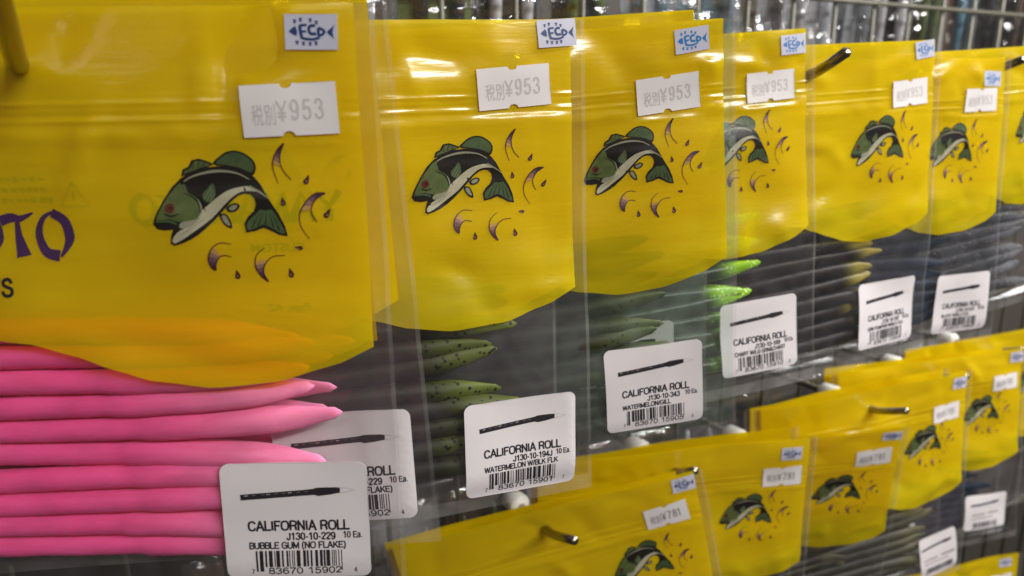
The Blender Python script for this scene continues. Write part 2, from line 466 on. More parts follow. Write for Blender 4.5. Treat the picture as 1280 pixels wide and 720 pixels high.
class Surf:
    def __init__(self, seed, bend=0.0, curl=0.0, full=True, topwave=0.0, puff=1.0):
        self.seed, self.bend, self.curl, self.full, self.topwave, self.puff = seed, bend, curl, full, topwave, puff
        self.flat = []
        rg = random.Random(int(seed * 100))
        self.dents = [(rg.uniform(-70, 78), rg.choice([rg.uniform(-8, 6), rg.uniform(20, 78), rg.uniform(80, 135)]), rg.uniform(0, math.pi), rg.uniform(6, 15), rg.uniform(2.4, 4.6), rg.choice([-1, 1]) * rg.uniform(.5, 1.5))
                      for _ in range(34)]
    def common(self, x, v):
        s = self.seed * 7.31
        y = 0.0
        if x < -20: y += self.bend * (-20 - x) ** 2
        if x > 55: y += self.curl * (x - 55) ** 2
        y += 2.0 * noise.noise((x * 0.020, v * 0.024, s))
        y += 1.7 * noise.noise((x * 0.032 + v * .012 + 3, v * 0.05, s + 3)) * sst(BOT, 100, v) * sst(HW + 6, 55, abs(x))
        y += self.topwave * math.sin((x + 40) * 0.045) * sst(40, -12, v)
        return y
    def front(self, x, v, ridges=True):
        s = self.seed * 3.7
        e = sst(HW, HW - 9, abs(x)) * sst(BOT, BOT - 10, v)
        win = sst(52, 74, v) * sst(BOT - 2, BOT - 14, v)
        y = self.common(x, v) - self.puff * (0.35 * e + 1.5 * win * e)
        if ridges:
            for cx, cv, hw, hh in self.flat:
                e *= max(sst(hw, hw + 3, abs(x - cx)), sst(hh, hh + 3, abs(v - cv)))
            # crinkles of the film: diagonal in the header, horizontal pulls at the zip
            y += e * 0.45 * noise.noise((x * 0.07 + v * 0.03, v * 0.06 - x * 0.02, s + 5))
            if v > 66: y += e * win * 0.95 * noise.noise((x * 0.05 + v * .02, v * 0.16, s + 13))
            y += e * 0.05 * noise.noise((x * .7, v * .05, s + 17)) * sst(30, 16, v)
            y += e * 0.16 * noise.noise((x * 0.05, v * 0.33, s + 9))
            fk = 1 - .75 * sst(22, 28, x) * sst(82, 74, x) * sst(14, 20, v) * sst(62, 55, v)      # printed zone lies flatter
            for dx_, dv_, an, la, lb, am in self.dents:       # creases pressed into the film
                a_, b_ = x - dx_, v - dv_
                if abs(a_) < 24 and abs(b_) < 24:
                    p_, q_ = rot(a_, b_, -an)
                    y += e * fk * 1.15 * am * math.exp(-(p_ / la) ** 2 - (q_ / lb) ** 2)
            if 4 < v < 26:
                for c, a, sg in ((9.5, -0.42, 0.55), (12.2, 0.25, 0.6), (13.6, -0.42, 0.55), (17.4, -0.75, 2.6)):
                    y += a * math.exp(-((v - c) / sg) ** 2) * min(1, e * 1.5) * (.65 + .6 * noise.noise((x * .16, c, s)))
                y += e * 0.10 * math.sin(x * 1.7 + s) * math.exp(-((v - 16.5) / 3.0) ** 2)
        return y
    def back(self, x, v):
        e = sst(HW, HW - 9, abs(x)) * sst(BOT, BOT - 9, v)
        win = sst(50, 72, v) * sst(BOT, BOT - 12, v)
        y = self.common(x, v) + 0.35 + e * (1.0 + (6.4 if self.full else 1.8) * win)
        y += e * 0.5 * noise.noise((x * 0.06, v * 0.06, self.seed * 2.1 + 30))
        return y
    def P(self, x, v, off=0.0, ridges=False):
        return (x, self.front(x, v, ridges) - off, -v)
    def PR(self, x, v, off=0.0):
        return (x, self.front(x, v, True) - off, -v)
    def PB(self, x, v, off=0.0):
        return (x, self.back(x, v) - off, -v)

def panel(surf, parent, front, fine):
    nx = 56 if fine else 26
    cols = [-HW, -HW + 1.2, -YE] + [-YE + 2 * YE * i / nx for i in range(1, nx)] + [YE, HW - 1.2, HW]
    if fine:
        fixed = [TOP, TOP + .7] + [TOP + 2 + i * 1.9 for i in range(9)] + [7 + i * 0.42 for i in range(34)] + [22.5, 25, 27.5, 30]
    else:
        fixed = [TOP + i * 4.25 for i in range(11)]
    na = 20 if fine else 8
    nb = 26 if fine else 12
    fixed = sorted(fixed)
    v0 = fixed[-1]
    verts, rows = [], len(fixed) + na + nb
    for x in cols:
        wv = wave(max(-YE, min(YE, x)))
        vs = fixed + [v0 + (wv - v0) * i / na for i in range(1, na + 1)] + [wv + (BOT - wv) * i / nb for i in range(1, nb + 1)]
        for v in vs:
            xx = x + 0.25 * noise.noise((v * 0.05, surf.seed, 0 if x > 0 else 9)) * (1 if abs(x) > YE else 0)
            verts.append((xx, surf.front(x, v) if front else surf.back(x, v), -v))
    H, W_, SM = [], [], []
    nh = len(fixed) + na - 1
    nc = len(cols)
    for i in range(nc - 1):
        for j in range(rows - 1):
            q = (i * rows + j, i * rows + j + 1, (i + 1) * rows + j + 1, (i + 1) * rows + j)
            if not front: q = q[::-1]
            (SM if (i < 1 or i >= nc - 2 or j >= rows - 3) else H if (2 <= i < nc - 3 and j < nh) else W_).append(q)
    return verts, H, W_, SM

def clean(verts, faces):
    used = {}
    vs, fs = [], []
    for f in faces:
        g = []
        for i in f:
            if i not in used:
                used[i] = len(vs); vs.append(verts[i])
            g.append(used[i])
        fs.append(tuple(g))
    return vs, fs

# ------------------------------------------------------------------ printed art
def fz(pts):          # drawing units of the fish artwork -> bag mm
    return [(0.05253 * X - 0.00475 * Y + 28.62, 0.0012 * X + 0.0527 * Y + 16.81) for X, Y in pts]
FISH = []
def art(m, pts, lvl, smooth=True):
    FISH.append((m, fz(closed_smooth(pts) if smooth else pts), lvl))
def stroke(m, pts, w0, w1, lvl, wm=None):
    FISH.append((m, fz(ribbon(catmull(pts), w0, w1, wm)), lvl))
# fins
art('fblack', [(152, 192), (160, 158), (186, 146), (200, 116), (236, 110), (262, 118), (306, 134), (250, 158), (200, 176)], 0, False)
art('fgreen', [(164, 180), (170, 163), (194, 154), (208, 124), (236, 119), (260, 126), (292, 138), (240, 152), (200, 168)], 1, False)
for a, b in (((178, 166), (188, 150)), ((205, 160), (210, 124)), ((228, 152), (236, 120)), ((255, 146), (262, 127))):
    stroke('fblack', [a, b], 4, 3, 2)
art('fblack', [(300, 134), (334, 96), (370, 76), (412, 73), (454, 88), (490, 118), (500, 152), (484, 186), (430, 158), (370, 146)], 0)
art('fgreen2', [(314, 132), (340, 103), (372, 84), (410, 81), (450, 95), (482, 122), (491, 150), (478, 172), (430, 152), (370, 140)], 1)
for a, b in (((350, 135), (368, 95)), ((385, 138), (404, 92)), ((420, 145), (440, 102)), ((455, 158), (472, 124))):
    stroke('fgreen', [a, b], 5, 3, 2)
art('fblack', [(335, 366), (366, 364), (388, 396), (395, 430), (368, 420), (346, 396)], 0)
art('fgrey', [(346, 372), (364, 372), (380, 400), (386, 418), (368, 410), (352, 392)], 1)
art('fblack', [(368, 332), (404, 312), (430, 322), (416, 348), (380, 354)], 0)
art('fgrey', [(380, 334), (405, 320), (420, 325), (408, 342), (386, 346)], 1)
# body silhouette
FISH.append(('fblack', fz([(26, 410), (34, 384), (48, 350), (75, 298), (110, 240), (150, 200), (200, 170), (260, 151), (320, 144), (380, 145),
    (440, 160), (490, 190), (522, 226), (548, 270), (578, 318), (612, 368), (637, 420), (650, 470), (612, 463), (576, 444), (540, 428), (502, 443), (460, 450),
    (452, 405), (468, 375), (496, 348), (505, 318), (497, 290), (478, 272), (455, 268), (425, 276), (395, 300), (360, 340), (320, 385), (280, 425), (240, 460), (200, 484),
    (165, 500), (125, 512), (108, 502), (111, 470), (121, 436), (80, 440), (44, 434)]), 1))
art('fgreen', [(42, 392), (62, 340), (90, 290), (122, 246), (156, 212), (172, 236), (186, 266), (226, 290), (244, 335), (238, 378), (205, 390), (168, 398), (140, 398), (100, 388), (62, 394)], 2)
art('fgrey', [(230, 292), (252, 330), (246, 372), (222, 410), (180, 430), (150, 426), (160, 402), (206, 392), (238, 378), (244, 335)], 3)
art('fwhite', [(136, 456), (164, 436), (218, 408), (250, 352), (282, 322), (322, 288), (370, 256), (420, 240), (470, 236), (512, 258), (470, 256), (430, 262), (394, 286), (350, 330), (304, 380), (262, 414), (214, 450), (170, 480), (126, 502), (118, 484)], 2)
for yy in (0, 14, 28, 42):
    stroke('fgrey', [(140 + yy * 1.5, 474 - yy * .7), (165 + yy * 1.6, 452 - yy), (190 + yy * 1.7, 442 - yy * 1.3)], 2, 5, 3)
FISH.append(('fgrey', fz(ribbon(catmull([(150, 226), (190, 198), (240, 180), (300, 168), (360, 167), (420, 178), (470, 204)]), 4, 4, 13)), 2))
stroke('fgrey', [(470, 236), (520, 262), (560, 290)], 12, 3, 3)
art('fgreen2', [(252, 276), (276, 246), (298, 222), (312, 250), (314, 282), (296, 308), (268, 306)], 4)
for a, b in (((262, 296), (292, 240)), ((276, 302), (303, 250)), ((290, 305), (310, 268))):
    stroke('fgrey', [a, b], 3, 2, 5)
stroke('fblack', [(165, 268), (205, 284), (235, 315), (248, 360)], 3, 4, 4, 7)
stroke('fblack', [(182, 262), (225, 280), (256, 312), (268, 350)], 2, 3, 4, 5)
stroke('fblack', [(80, 362), (112, 374), (148, 364)], 4, 3, 4, 9)
art('fgreen2', [(505, 362), (524, 344), (548, 348), (576, 344), (600, 378), (624, 420), (637, 456), (610, 450), (576, 430), (540, 414), (502, 430), (468, 438), (464, 406), (482, 384)], 2)
for a, b in (((520, 360), (486, 428)), ((535, 360), (515, 420)), ((552, 360), (548, 412)), ((568, 360), (584, 428)), ((582, 366), (612, 442))):
    stroke('fblack', [a, b], 1, 6, 3)
stroke('fblack', [(540, 300), (528, 340)], 14, 4, 3)
def circ(cx, cy, r, n=18):
    return [(cx + r * math.cos(i * 2 * math.pi / n), cy + r * math.sin(i * 2 * math.pi / n)) for i in range(n)]
FISH.append(('brown', fz(circ(104, 338, 23)), 4)); FISH.append(('fred', fz(circ(106, 338, 18)), 5)); FISH.append(('fblack', fz(circ(109, 337, 9)), 6))
art('fgreen2', [(34, 402), (60, 396), (100, 393), (132, 402), (138, 414), (100, 402), (62, 404)], 5)
# crescents flung off the tail
def crescent(outer, inner, cut=0.62):
    o, i = catmull(outer), catmull(inner)
    for q in range(5):
        k = cut * (1 - q * .15)
        no, ni = max(3, int(len(o) * k)), max(3, int(len(i) * k))
        FISH.append(('grad%d' % q, fz(o[:no] + i[:ni][::-1]), q * .3))
    FISH.append(('brown', fz(ribbon(o, 9, 3)), 2)); FISH.append(('brown', fz(ribbon(i, 7, 4)), 2))
crescent([(630, 38), (600, 70), (580, 115), (580, 160), (604, 222)], [(630, 38), (612, 85), (612, 130), (630, 170), (663, 205)])
crescent([(822, 268), (775, 270), (735, 305), (706, 365), (712, 425), (752, 485)], [(822, 268), (780, 295), (760, 335), (765, 370), (786, 402)], 0.6)
crescent([(312, 634), (290, 615), (280, 572), (300, 524), (340, 499), (390, 506)], [(312, 634), (314, 600), (332, 568), (356, 560), (388, 568)], 0.66)
crescent([(556, 692), (520, 660), (496, 610), (504, 560), (542, 524)], [(556, 692), (534, 645), (545, 600), (580, 568), (634, 564)], 0.66)
def drop(cx, cy, a, s=1.0):
    ca, sa = math.cos(RAD(a)), math.sin(RAD(a))
    pts = [(0, -24), (8, -8), (13, 8), (8, 20), (-4, 22), (-13, 12), (-9, -2)]
    FISH.append(('brown', fz(closed_smooth([(cx + (x * ca - y * sa) * s, cy + (x * sa + y * ca) * s) for x, y in pts])), 0))
    FISH.append(('lilac', fz(circ(cx + (-1 * ca - 10 * sa * 0) * s, cy + 8 * s, 4.5 * s, 8)), 1))
drop(735, 205, 20); drop(628, 306, -12, .9); drop(834, 362, 30, 1.05); drop(700, 527, -80, .8); drop(410, 656, -8); drop(662, 650, -16, 1.05)

# pre-triangulate once
FISH_T = []
for m, poly, lvl in FISH:
    vs, ts = subdiv(poly, tri2d(poly), 2.2)
    FISH_T.append((m, vs, ts, lvl))

LET = {   # brush-drawn capitals in a unit box (x, y up)
    'O': [([(.55, 1), (.2, .85), (.02, .5), (.2, .12), (.62, .02)], .06, .30, .20), ([(.52, .98), (.9, .8), (1.0, .45), (.86, .2), (.66, 0)], .24, .05, .26)],
    'T': [([(-.05, .80), (.3, .88), (.62, .86), (1.05, .98)], .26, .04, .22), ([(.52, .84), (.5, .5), (.62, .02)], .10, .40, .18)],
    'M': [([(0, 0), (.08, .5), (.12, 1)], .28, .1, .2), ([(.12, 1), (.35, .5), (.5, .2)], .1, .2, .2), ([(.5, .2), (.68, .6), (.88, 1)], .06, .1, .14), ([(.88, 1), (.93, .5), (1, 0)], .1, .3, .2)],
    'A': [([(0, 0), (.25, .5), (.5, 1)], .2, .08, .14), ([(.5, 1), (.75, .5), (1, 0)], .1, .34, .2), ([(.2, .32), (.5, .36), (.85, .34)], .06, .1, .12)],
    'Y': [([(0, 1), (.25, .7), (.5, .5)], .26, .12, .2), ([(1, 1), (.75, .7), (.5, .5), (.5, 0)], .1, .3, .16)],
}
def brush_word(word, x0, base, h, adv, wd, mirror=False):
    out = []
    for i, ch in enumerate(word):
        for pts, a, b, c in LET[ch]:
            P = [(x0 + i * adv + x * wd, base - y * h) for x, y in catmull(pts)]
            poly = ribbon(P, a * wd * 1.25, b * wd * 1.25, c * wd * 1.25)
            if mirror:
                mid = x0 + len(word) * adv / 2
                poly = [(2 * mid - x, v) for x, v in poly]
            out.append(poly)
    return out

def put_poly(pt, surf, poly, m, off, fn=None, mx=2.2):
    vs, ts = subdiv(poly, tri2d(poly), mx)
    fn = fn or surf.PR
    pt.add([fn(x, v, off) for x, v in vs], ts, m)

class Sticker:
    """flat paper stuck on the bag: its own (x right, y up) mm -> bag surface"""
    def __init__(self, surf, cx, cv, ang, base=0.35, liftx=0.0, lifty=0.0):
        self.s, self.cx, self.cv, self.a, self.base, self.lx, self.ly = surf, cx, cv, RAD(ang), base, liftx, lifty
    def map(self, p, off):
        x, y = rot(p[0], p[1], self.a)
        lift = self.lx * max(0, p[0] - 5) ** 2 + self.ly * max(0, -p[1] - 4) ** 2
        return self.s.P(self.cx + x, self.cv - y, self.base + off + lift)
    def poly(self, pt, poly, m, off, mx=2.6):
        vs, ts = subdiv(poly, tri2d(poly), mx)
        pt.add([self.map(p, off) for p in vs], ts, m)
    def strip(self, pt, P, wd, m, off):
        q = ribbon(P, wd); n = len(P)
        pt.add([self.map(p, off) for p in q], [(i, i + 1, 2 * n - 2 - i, 2 * n - 1 - i) for i in range(n - 1)], m)
    def text(self, pt, body, x, y, m, off, height, width=None, bold=0.0, align='l'):
        if all(c in GL for c in body): vs, ts = pen_text(body, height, width, .11 + bold * .35)
        else: vs, ts = text2d(body, width, height, bold)
        wd = max(v[0] for v in vs)
        dx = {'l': 0, 'c': -wd / 2, 'r': -wd}[align]
        pt.add([self.map((x + dx + a, y + b), off) for a, b in vs], ts, m)

def rrect(w_, h_, r, n=5):
    out = []
    for cx, cy, a0 in ((w_ / 2 - r, h_ / 2 - r, 0), (-w_ / 2 + r, h_ / 2 - r, 90), (-w_ / 2 + r, -h_ / 2 + r, 180), (w_ / 2 - r, -h_ / 2 + r, 270)):
        for i in range(n + 1):
            a = RAD(a0 + 90 * i / n)
            out.append((cx + r * math.cos(a), cy + r * math.sin(a)))
    return out

def grid_sheet(pt, stk, outline, m, thick=0.12):
    """paper with an outline: top face, subdivided so it follows the bag"""
    stk.poly(pt, outline, m, 0.0, 3.0)
    n = len(outline)
    vs = [stk.map(p, 0.0) for p in outline] + [stk.map(p, -thick) for p in outline]
    pt.add(vs, [(i, (i + 1) % n, n + (i + 1) % n, n + i) for i in range(n)], m)

def price_tag(parent, surf, cx, cv, ang, price, ink):
    st = Sticker(surf, cx, cv, ang, 0.55)
    W2, H2 = 11.5, 6.1
    notch = lambda x, y, sgn: [(x + 1.5 * math.cos(RAD(t)), y + sgn * 1.1 * math.sin(RAD(t))) for t in range(0, 181, 30)]
    out = [(-W2, -H2)] + [(-x, y) for x, y in [(p[0] + 0.6, p[1]) for p in notch(0, -H2, 1)]] + [(W2, -H2), (W2, H2)] + notch(-0.3, H2, -1) + [(-W2, H2)]
    pt = Patch(); grid_sheet(pt, st, out, 'tagpaper')
    t = pt.build('price_tag', parent, True)
    pt = Patch()
    st.text(pt, '税', -9.0, -3.0, ink, 0.06, 3.9, 2.8); st.text(pt, '別', -5.9, -3.0, ink, 0.06, 3.9, 2.6)
    st.text(pt, '¥', -2.9, -2.6, ink, 0.06, 4.6, 2.6, 0.0)
    for i, ch in enumerate(price):
        st.text(pt, ch, 0.3 + i * 2.9, -2.4, ink, 0.06, 4.7, 1.1 if ch == '1' else 2.25, 0.02)
    pt.build('price_lettering', t, False)
    return t

def eco_sticker(parent, surf, cx, cv, ang, ink='blue', hh=8.0):
    st = Sticker(surf, cx, cv, ang, 0.5)
    pt = Patch(); grid_sheet(pt, st, [(-6.25, -hh / 2), (6.25, -hh / 2), (6.25, hh / 2), (-6.25, hh / 2)], 'ecopaper')
    t = pt.build('eco_sticker', parent, True)
    pt = Patch()
    k = hh / 8.0
    Q = lambda P: [(x, y * k) for x, y in P]
    st.poly(pt, Q([(-5.3, 0.1), (-4.6, .8), (-3.7, 1.35), (-3.3, .3), (-3.4, -.9), (-4.4, -.6)]), ink, .06)
    for n_, (p, wd) in enumerate([([(-1.0, 1.55), (-2.7, 1.45)], .6), ([(-2.6, 1.5), (-2.5, 0), (-2.2, -1.45)], .75), ([(-2.4, .05), (-1.2, .1)], .55),
           ([(1.0, 1.35), (.1, 1.42), (-.45, .95), (-.45, .1), (.1, -.45), (1.15, -.4)], .7), ([(-2.3, -1.4), (-.6, -1.66), (.9, -1.6), (2.0, -1.2)], .62),
           ([(1.75, .95), (1.7, -.85)], .7), ([(1.75, .9), (2.6, .6), (3.15, .05), (2.6, -.6), (1.7, -.85)], .62)]):
        st.strip(pt, Q(catmull(p)), wd, ink, .06 + .004 * n_)
    st.poly(pt, Q([(3.7, 0), (4.3, .55), (5.0, 1.05), (5.6, 1.75), (5.25, .6), (5.1, -.1), (5.2, -.9), (5.5, -1.8), (4.9, -1.1), (4.2, -.6)]), ink, .06)
    for i, (x, y) in enumerate([(-3.8, 2.35), (-2.4, 2.7), (-.1, 2.6), (1.3, 2.1), (-3.4, -2.4), (-1.9, -2.65), (-.3, -2.7), (1.1, -2.55)]):
        a = 0.42
        st.poly(pt, Q([(x - a, y + a), (x + a, y + a), (x + a, y + .1), (x - a, y + .1)]), ink, .06)
        st.poly(pt, Q([(x - .12, y + .1), (x + .12, y + .1), (x + .4, y - a), (x - .4, y - a)]), ink, .07)
    pt.build('eco_print', t, False)
    return t

def barcode(st, pt, x0, x1, y0, y1, seed, m='black'):
    rg = random.Random(seed)
    x = x0
    mod = (x1 - x0) / 95.0
    first = True
    while x < x1 - mod:
        wd = mod * rg.choice([1, 1, 1, 2, 2, 3, 4])
        b = y0 - (1.4 if (x - x0 < 4 * mod or x1 - x < 6 * mod) else 0)
        n = 4
        xs = (x, min(x + wd, x1))
        vs = []
        for i in range(n + 1):
            yy = b + (y1 - b) * i / n
            vs += [st.map((xs[0], yy), .06), st.map((xs[1], yy), .06)]
        pt.add(vs, [(2 * i, 2 * i + 1, 2 * i + 3, 2 * i + 2) for i in range(n)], m)
        x += wd + mod * rg.choice([1, 1, 1, 2, 2, 3])

def product_label(parent, surf, cx, cv, ang, code, flavour, digits, seed, lx=0.0, ly=0.0, full=True, w_=39.3, h_=34.0):
    st = Sticker(surf, cx, cv, ang, 0.35, lx, ly)
    pt = Patch(); grid_sheet(pt, st, rrect(w_, h_, 2.6), 'paper')
    t = pt.build('product_label', parent, True)
    tilt = RAD(3.2)
    def tl(P): return [(x * math.cos(tilt) - y * math.sin(tilt), x * math.sin(tilt) + y * math.cos(tilt)) for x, y in P]
    def up(P, dy): return [(x, y + dy) for x, y in P]
    pt = Patch()
    y0 = h_ * 0.24
    body = [(-14.6, -.85), (-14.6, .85), (2, .9), (5, 1.0), (6, 1.25), (11.0, .95), (12.2, .7), (12.0, -.75), (9, -1.1), (6.2, -1.25), (5, -.8), (2, -.8)]
    st.poly(pt, up(tl(body), y0), 'black', .06)
    tip = [(5, 1.0), (7, 1.3), (11, 1.1), (14, .55), (16.4, -.25), (14, -.75), (11.5, -.85), (11.6, .5), (10, .85)]
    st.poly(pt, up(tl(tip), y0), 'grey', .05)
    tip2 = [(12.3, .45), (14, .3), (15.5, -.15), (14, -.5), (12.3, -.55)]
    st.poly(pt, up(tl(tip2), y0), 'paper', .08)
    rg = random.Random(seed)
    for i in range(9):
        x = -14 + i * 2 + rg.random()
        st.poly(pt, up(tl([(x, .25), (x + 1.0, .3), (x + 1.0, .48), (x, .42)]), y0), 'dgrey' if i % 3 else 'grey', .09)
    pt.build('bait_drawing', t, False)
    pt = Patch()
    if full:
        st.text(pt, 'CALIFORNIA ROLL', -13.2, -2.6, 'black', .06, 2.75, 27.5, 0.26)
        st.text(pt, code, -3.0, -5.4, 'black', .06, 2.0, 13.4 if len(code) < 12 else 14.2, 0.28)
        st.text(pt, '10 Ea.', 12.4, -5.0, 'black', .06, 1.8, 5.4, 0.2)
        st.text(pt, flavour, -13.2, -7.9, 'black', .06, 1.85, min(26.3, len(flavour) * 1.32), 0.28)
        a, b, c = digits[:3]
        st.text(pt, a, -13.0, -15.4, 'black', .06, 1.5, None, 0.05)
        st.text(pt, b, -8.4, -15.5, 'black', .06, 1.95, 9.6, 0.2); st.text(pt, c, 2.4, -15.5, 'black', .06, 1.95, 9.4, 0.2)
        st.text(pt, digits[3], 15.0, -15.4, 'black', .06, 1.5, None, 0.05)
    else:       # too small to read: rows of print
        for (xa, xb, yy, hh) in ((-13, -1, -2.6, 1.7), (2.5, 13, -2.4, 1.9), (-13, 8, -5.6, 1.2)):
            x = xa
            while x < xb:
                wd = rg.uniform(.5, 1.3)
                st.poly(pt, [(x, yy), (x + wd, yy), (x + wd, yy + hh * rg.uniform(.75, 1)), (x, yy + hh * rg.uniform(.75, 1))], 'dgrey', .06)
                x += wd + rg.uniform(.35, .6)
    pt.build('label_lettering', t, False)
    pt = Patch()
    barcode(st, pt, -11.6, 12.4, -13.3, -8.5, seed)
    pt.build('barcode', t, False)
    return t

def pose(x, y, z, yaw, pitch, roll):
    return (Matrix.Translation((x * MM, y * MM, z * MM + CAMZ)) @ Matrix.Rotation(RAD(yaw), 4, 'Z') @ Matrix.Rotation(RAD(pitch), 4, 'X')
            @ Matrix.Rotation(RAD(roll), 4, 'Y'))

# ------------------------------------------------------------------ the wall behind and the wire grid
def box(pt, a, b, m):
    (x0, y0, z0), (x1, y1, z1) = a, b
    v = [(x0, y0, z0), (x1, y0, z0), (x1, y1, z0), (x0, y1, z0), (x0, y0, z1), (x1, y0, z1), (x1, y1, z1), (x0, y1, z1)]
    pt.add(v, [(0, 3, 2, 1), (4, 5, 6, 7), (0, 1, 5, 4), (1, 2, 6, 5), (2, 3, 7, 6), (3, 0, 4, 7)], m)

def tube(pt, path, r, m, n=10, cap=True, radii=None):
    rings = []
    P = [Vector(p) for p in path]
    up = Vector((0.13, 0.31, 0.94))
    for i, p in enumerate(P):
        d = (P[min(len(P) - 1, i + 1)] - P[max(0, i - 1)]).normalized()
        a = d.cross(up)
        if a.length < 1e-3: a = d.cross(Vector((1, 0, 0)))
        a.normalize(); b = d.cross(a)
        rr = radii[i] if radii else r
        rings.append([tuple(p + (a * math.cos(2 * math.pi * k / n) + b * math.sin(2 * math.pi * k / n)) * rr) for k in range(n)])
    vs = [v for rg in rings for v in rg]
    fs = [(i * n + k, i * n + (k + 1) % n, (i + 1) * n + (k + 1) % n, (i + 1) * n + k) for i in range(len(P) - 1) for k in range(n)]
    if cap:
        fs += [tuple(range(n))[::-1], tuple(range((len(P) - 1) * n, len(P) * n))]
    pt.add(vs, fs, m)

WALLM = Matrix.Translation((0, 0, CAMZ)) @ Matrix.Rotation(TH, 4, 'Z')     # local x = s, y = d, z = up
pt = Patch(); box(pt, (-1200, 640, -1350), (2600, 660, 900), 'wall')
wall = pt.build('wall', None, False); wall.matrix_world = WALLM; wall['kind'] = 'structure'; wall['label'] = 'dull brown back wall behind the wire rack'

grid = empty('wire_grid', WALLM)
tag(grid, 'dull metal wire grid rack carrying the pegs', 'wire rack')
DG = 402
pt = Patch(); tube(pt, [(0, 0, -700), (0, 0, 330)], 1.7, 'wire', 8)
w0 = pt.build('wire', grid); vme = w0.data
w0.location = (-202.5 * MM, DG * MM, 0)
for k in range(1, 26):
    o = obj_from('wire', vme, grid); o.location = ((-202.5 + 49.5 * k) * MM, DG * MM, 0)
pt = Patch(); tube(pt, [(-240, 0, 0), (1100, 0, 0)], 1.9, 'wire', 8)
h0 = pt.build('wire', grid); hme = h0.data
for k, zz in enumerate((69, 2, -66, -141, -216, -290, -365, -440, -515)):
    o = h0 if k == 0 else obj_from('wire', hme, grid)
    o.location = (0, (DG - 3.5) * MM, zz * MM)

# ------------------------------------------------------------------ pegs
peg_cache = {}
def peg(s, d, z, label, ahead=22, clip=None, upturn=9):
    """z: height of the rod where the bag hangs, d: depth of the bag on it"""
    root = empty('display_peg', WALLM @ Matrix.Translation((s * MM, 0, z * MM)))
    tag(root, label, 'peg', 'steel pegs of the rack')
    pt = Patch()
    tipd = d - ahead
    pp = [(0, DG - 1, -8), (0, DG - 5, -3), (0, DG - 12, -1), (0, DG - 40, -.5), (0, d + 10, 0), (0, d + 2, 0)]
    for t in (.12, .3, .6, .96, 1.0):
        pp.append((0, d + (tipd - d) * t, upturn * max(0, (t - .1) / .9) ** 1.15))
    tube(pt, pp, 2.4, 'steel', 14, True, [2.4] * 9 + [2.35, 1.7])
    pt.build('rod', root)
    pt = Patch()
    box(pt, (-14, DG - 7.5, -12), (14, DG - 6.2, 10), 'steel')
    tube(pt, [(-14, DG - 6.5, 10.5), (14, DG - 6.5, 10.5)], 1.6, 'steel', 8)
    pt.build('back_plate', root, False)
    if clip:
        pt = Patch()
        c = clip
        tube(pt, [(0, c + 14, 0.2), (0, c + 12, 0.2), (0, c + 2, .1), (0, c, 0)], 5, 'whiteplastic', 14, True, [4.0, 5.8, 6.4, 5.2])
        pt.build('stop_clip', root)
    return root

# ------------------------------------------------------------------ soft baits
def bait_mesh(name, mat):
    L0, L1 = -62.0, 66.0
    prof = []
    n = 64
    for i in range(n + 1):
        t = i / n
        x = L0 + (L1 - L0) * t
        if x < 10: r = 3.4 - 0.3 * sst(-50, -62, x)
        else: r = (3.3 + 0.5 * sst(10, 14, x)) * (1 - sst(44, 66, x) * 0.70) * (1 - .9 * sst(63.5, 66.2, x) ** 2)
        if i % 2 and -58 < x < 30: r -= 0.10
        prof.append((x, max(.12, r)))
    ns = 12
    pt = Patch()
    vs, fs = [], []
    for x, r in prof:
        for k in range(ns):
            a = 2 * math.pi * k / ns
            fl = 1 + .35 * sst(45, 60, x)            # chisel-shaped tip
            wob = 1 + .05 * noise.noise((x * .12, math.cos(a), math.sin(a)))
            vs.append((x, r * wob * math.cos(a) * 0.95 / fl, r * wob * math.sin(a) * fl + 0.0009 * max(0, x - 10) ** 2))
    for i in range(n):
        for k in range(ns):
            fs.append((i * ns + k, i * ns + (k + 1) % ns, (i + 1) * ns + (k + 1) % ns, (i + 1) * ns + k))
    fs += [tuple(range(ns))[::-1], tuple(range(n * ns, (n + 1) * ns))]
    me = bpy.data.meshes.new(name)
    me.from_pydata([(a * MM, b * MM, c * MM) for a, b, c in vs], [], fs)
    me.materials.append(mat)
    me.polygons.foreach_set('use_smooth', [True] * len(fs)); me.update()
    return me
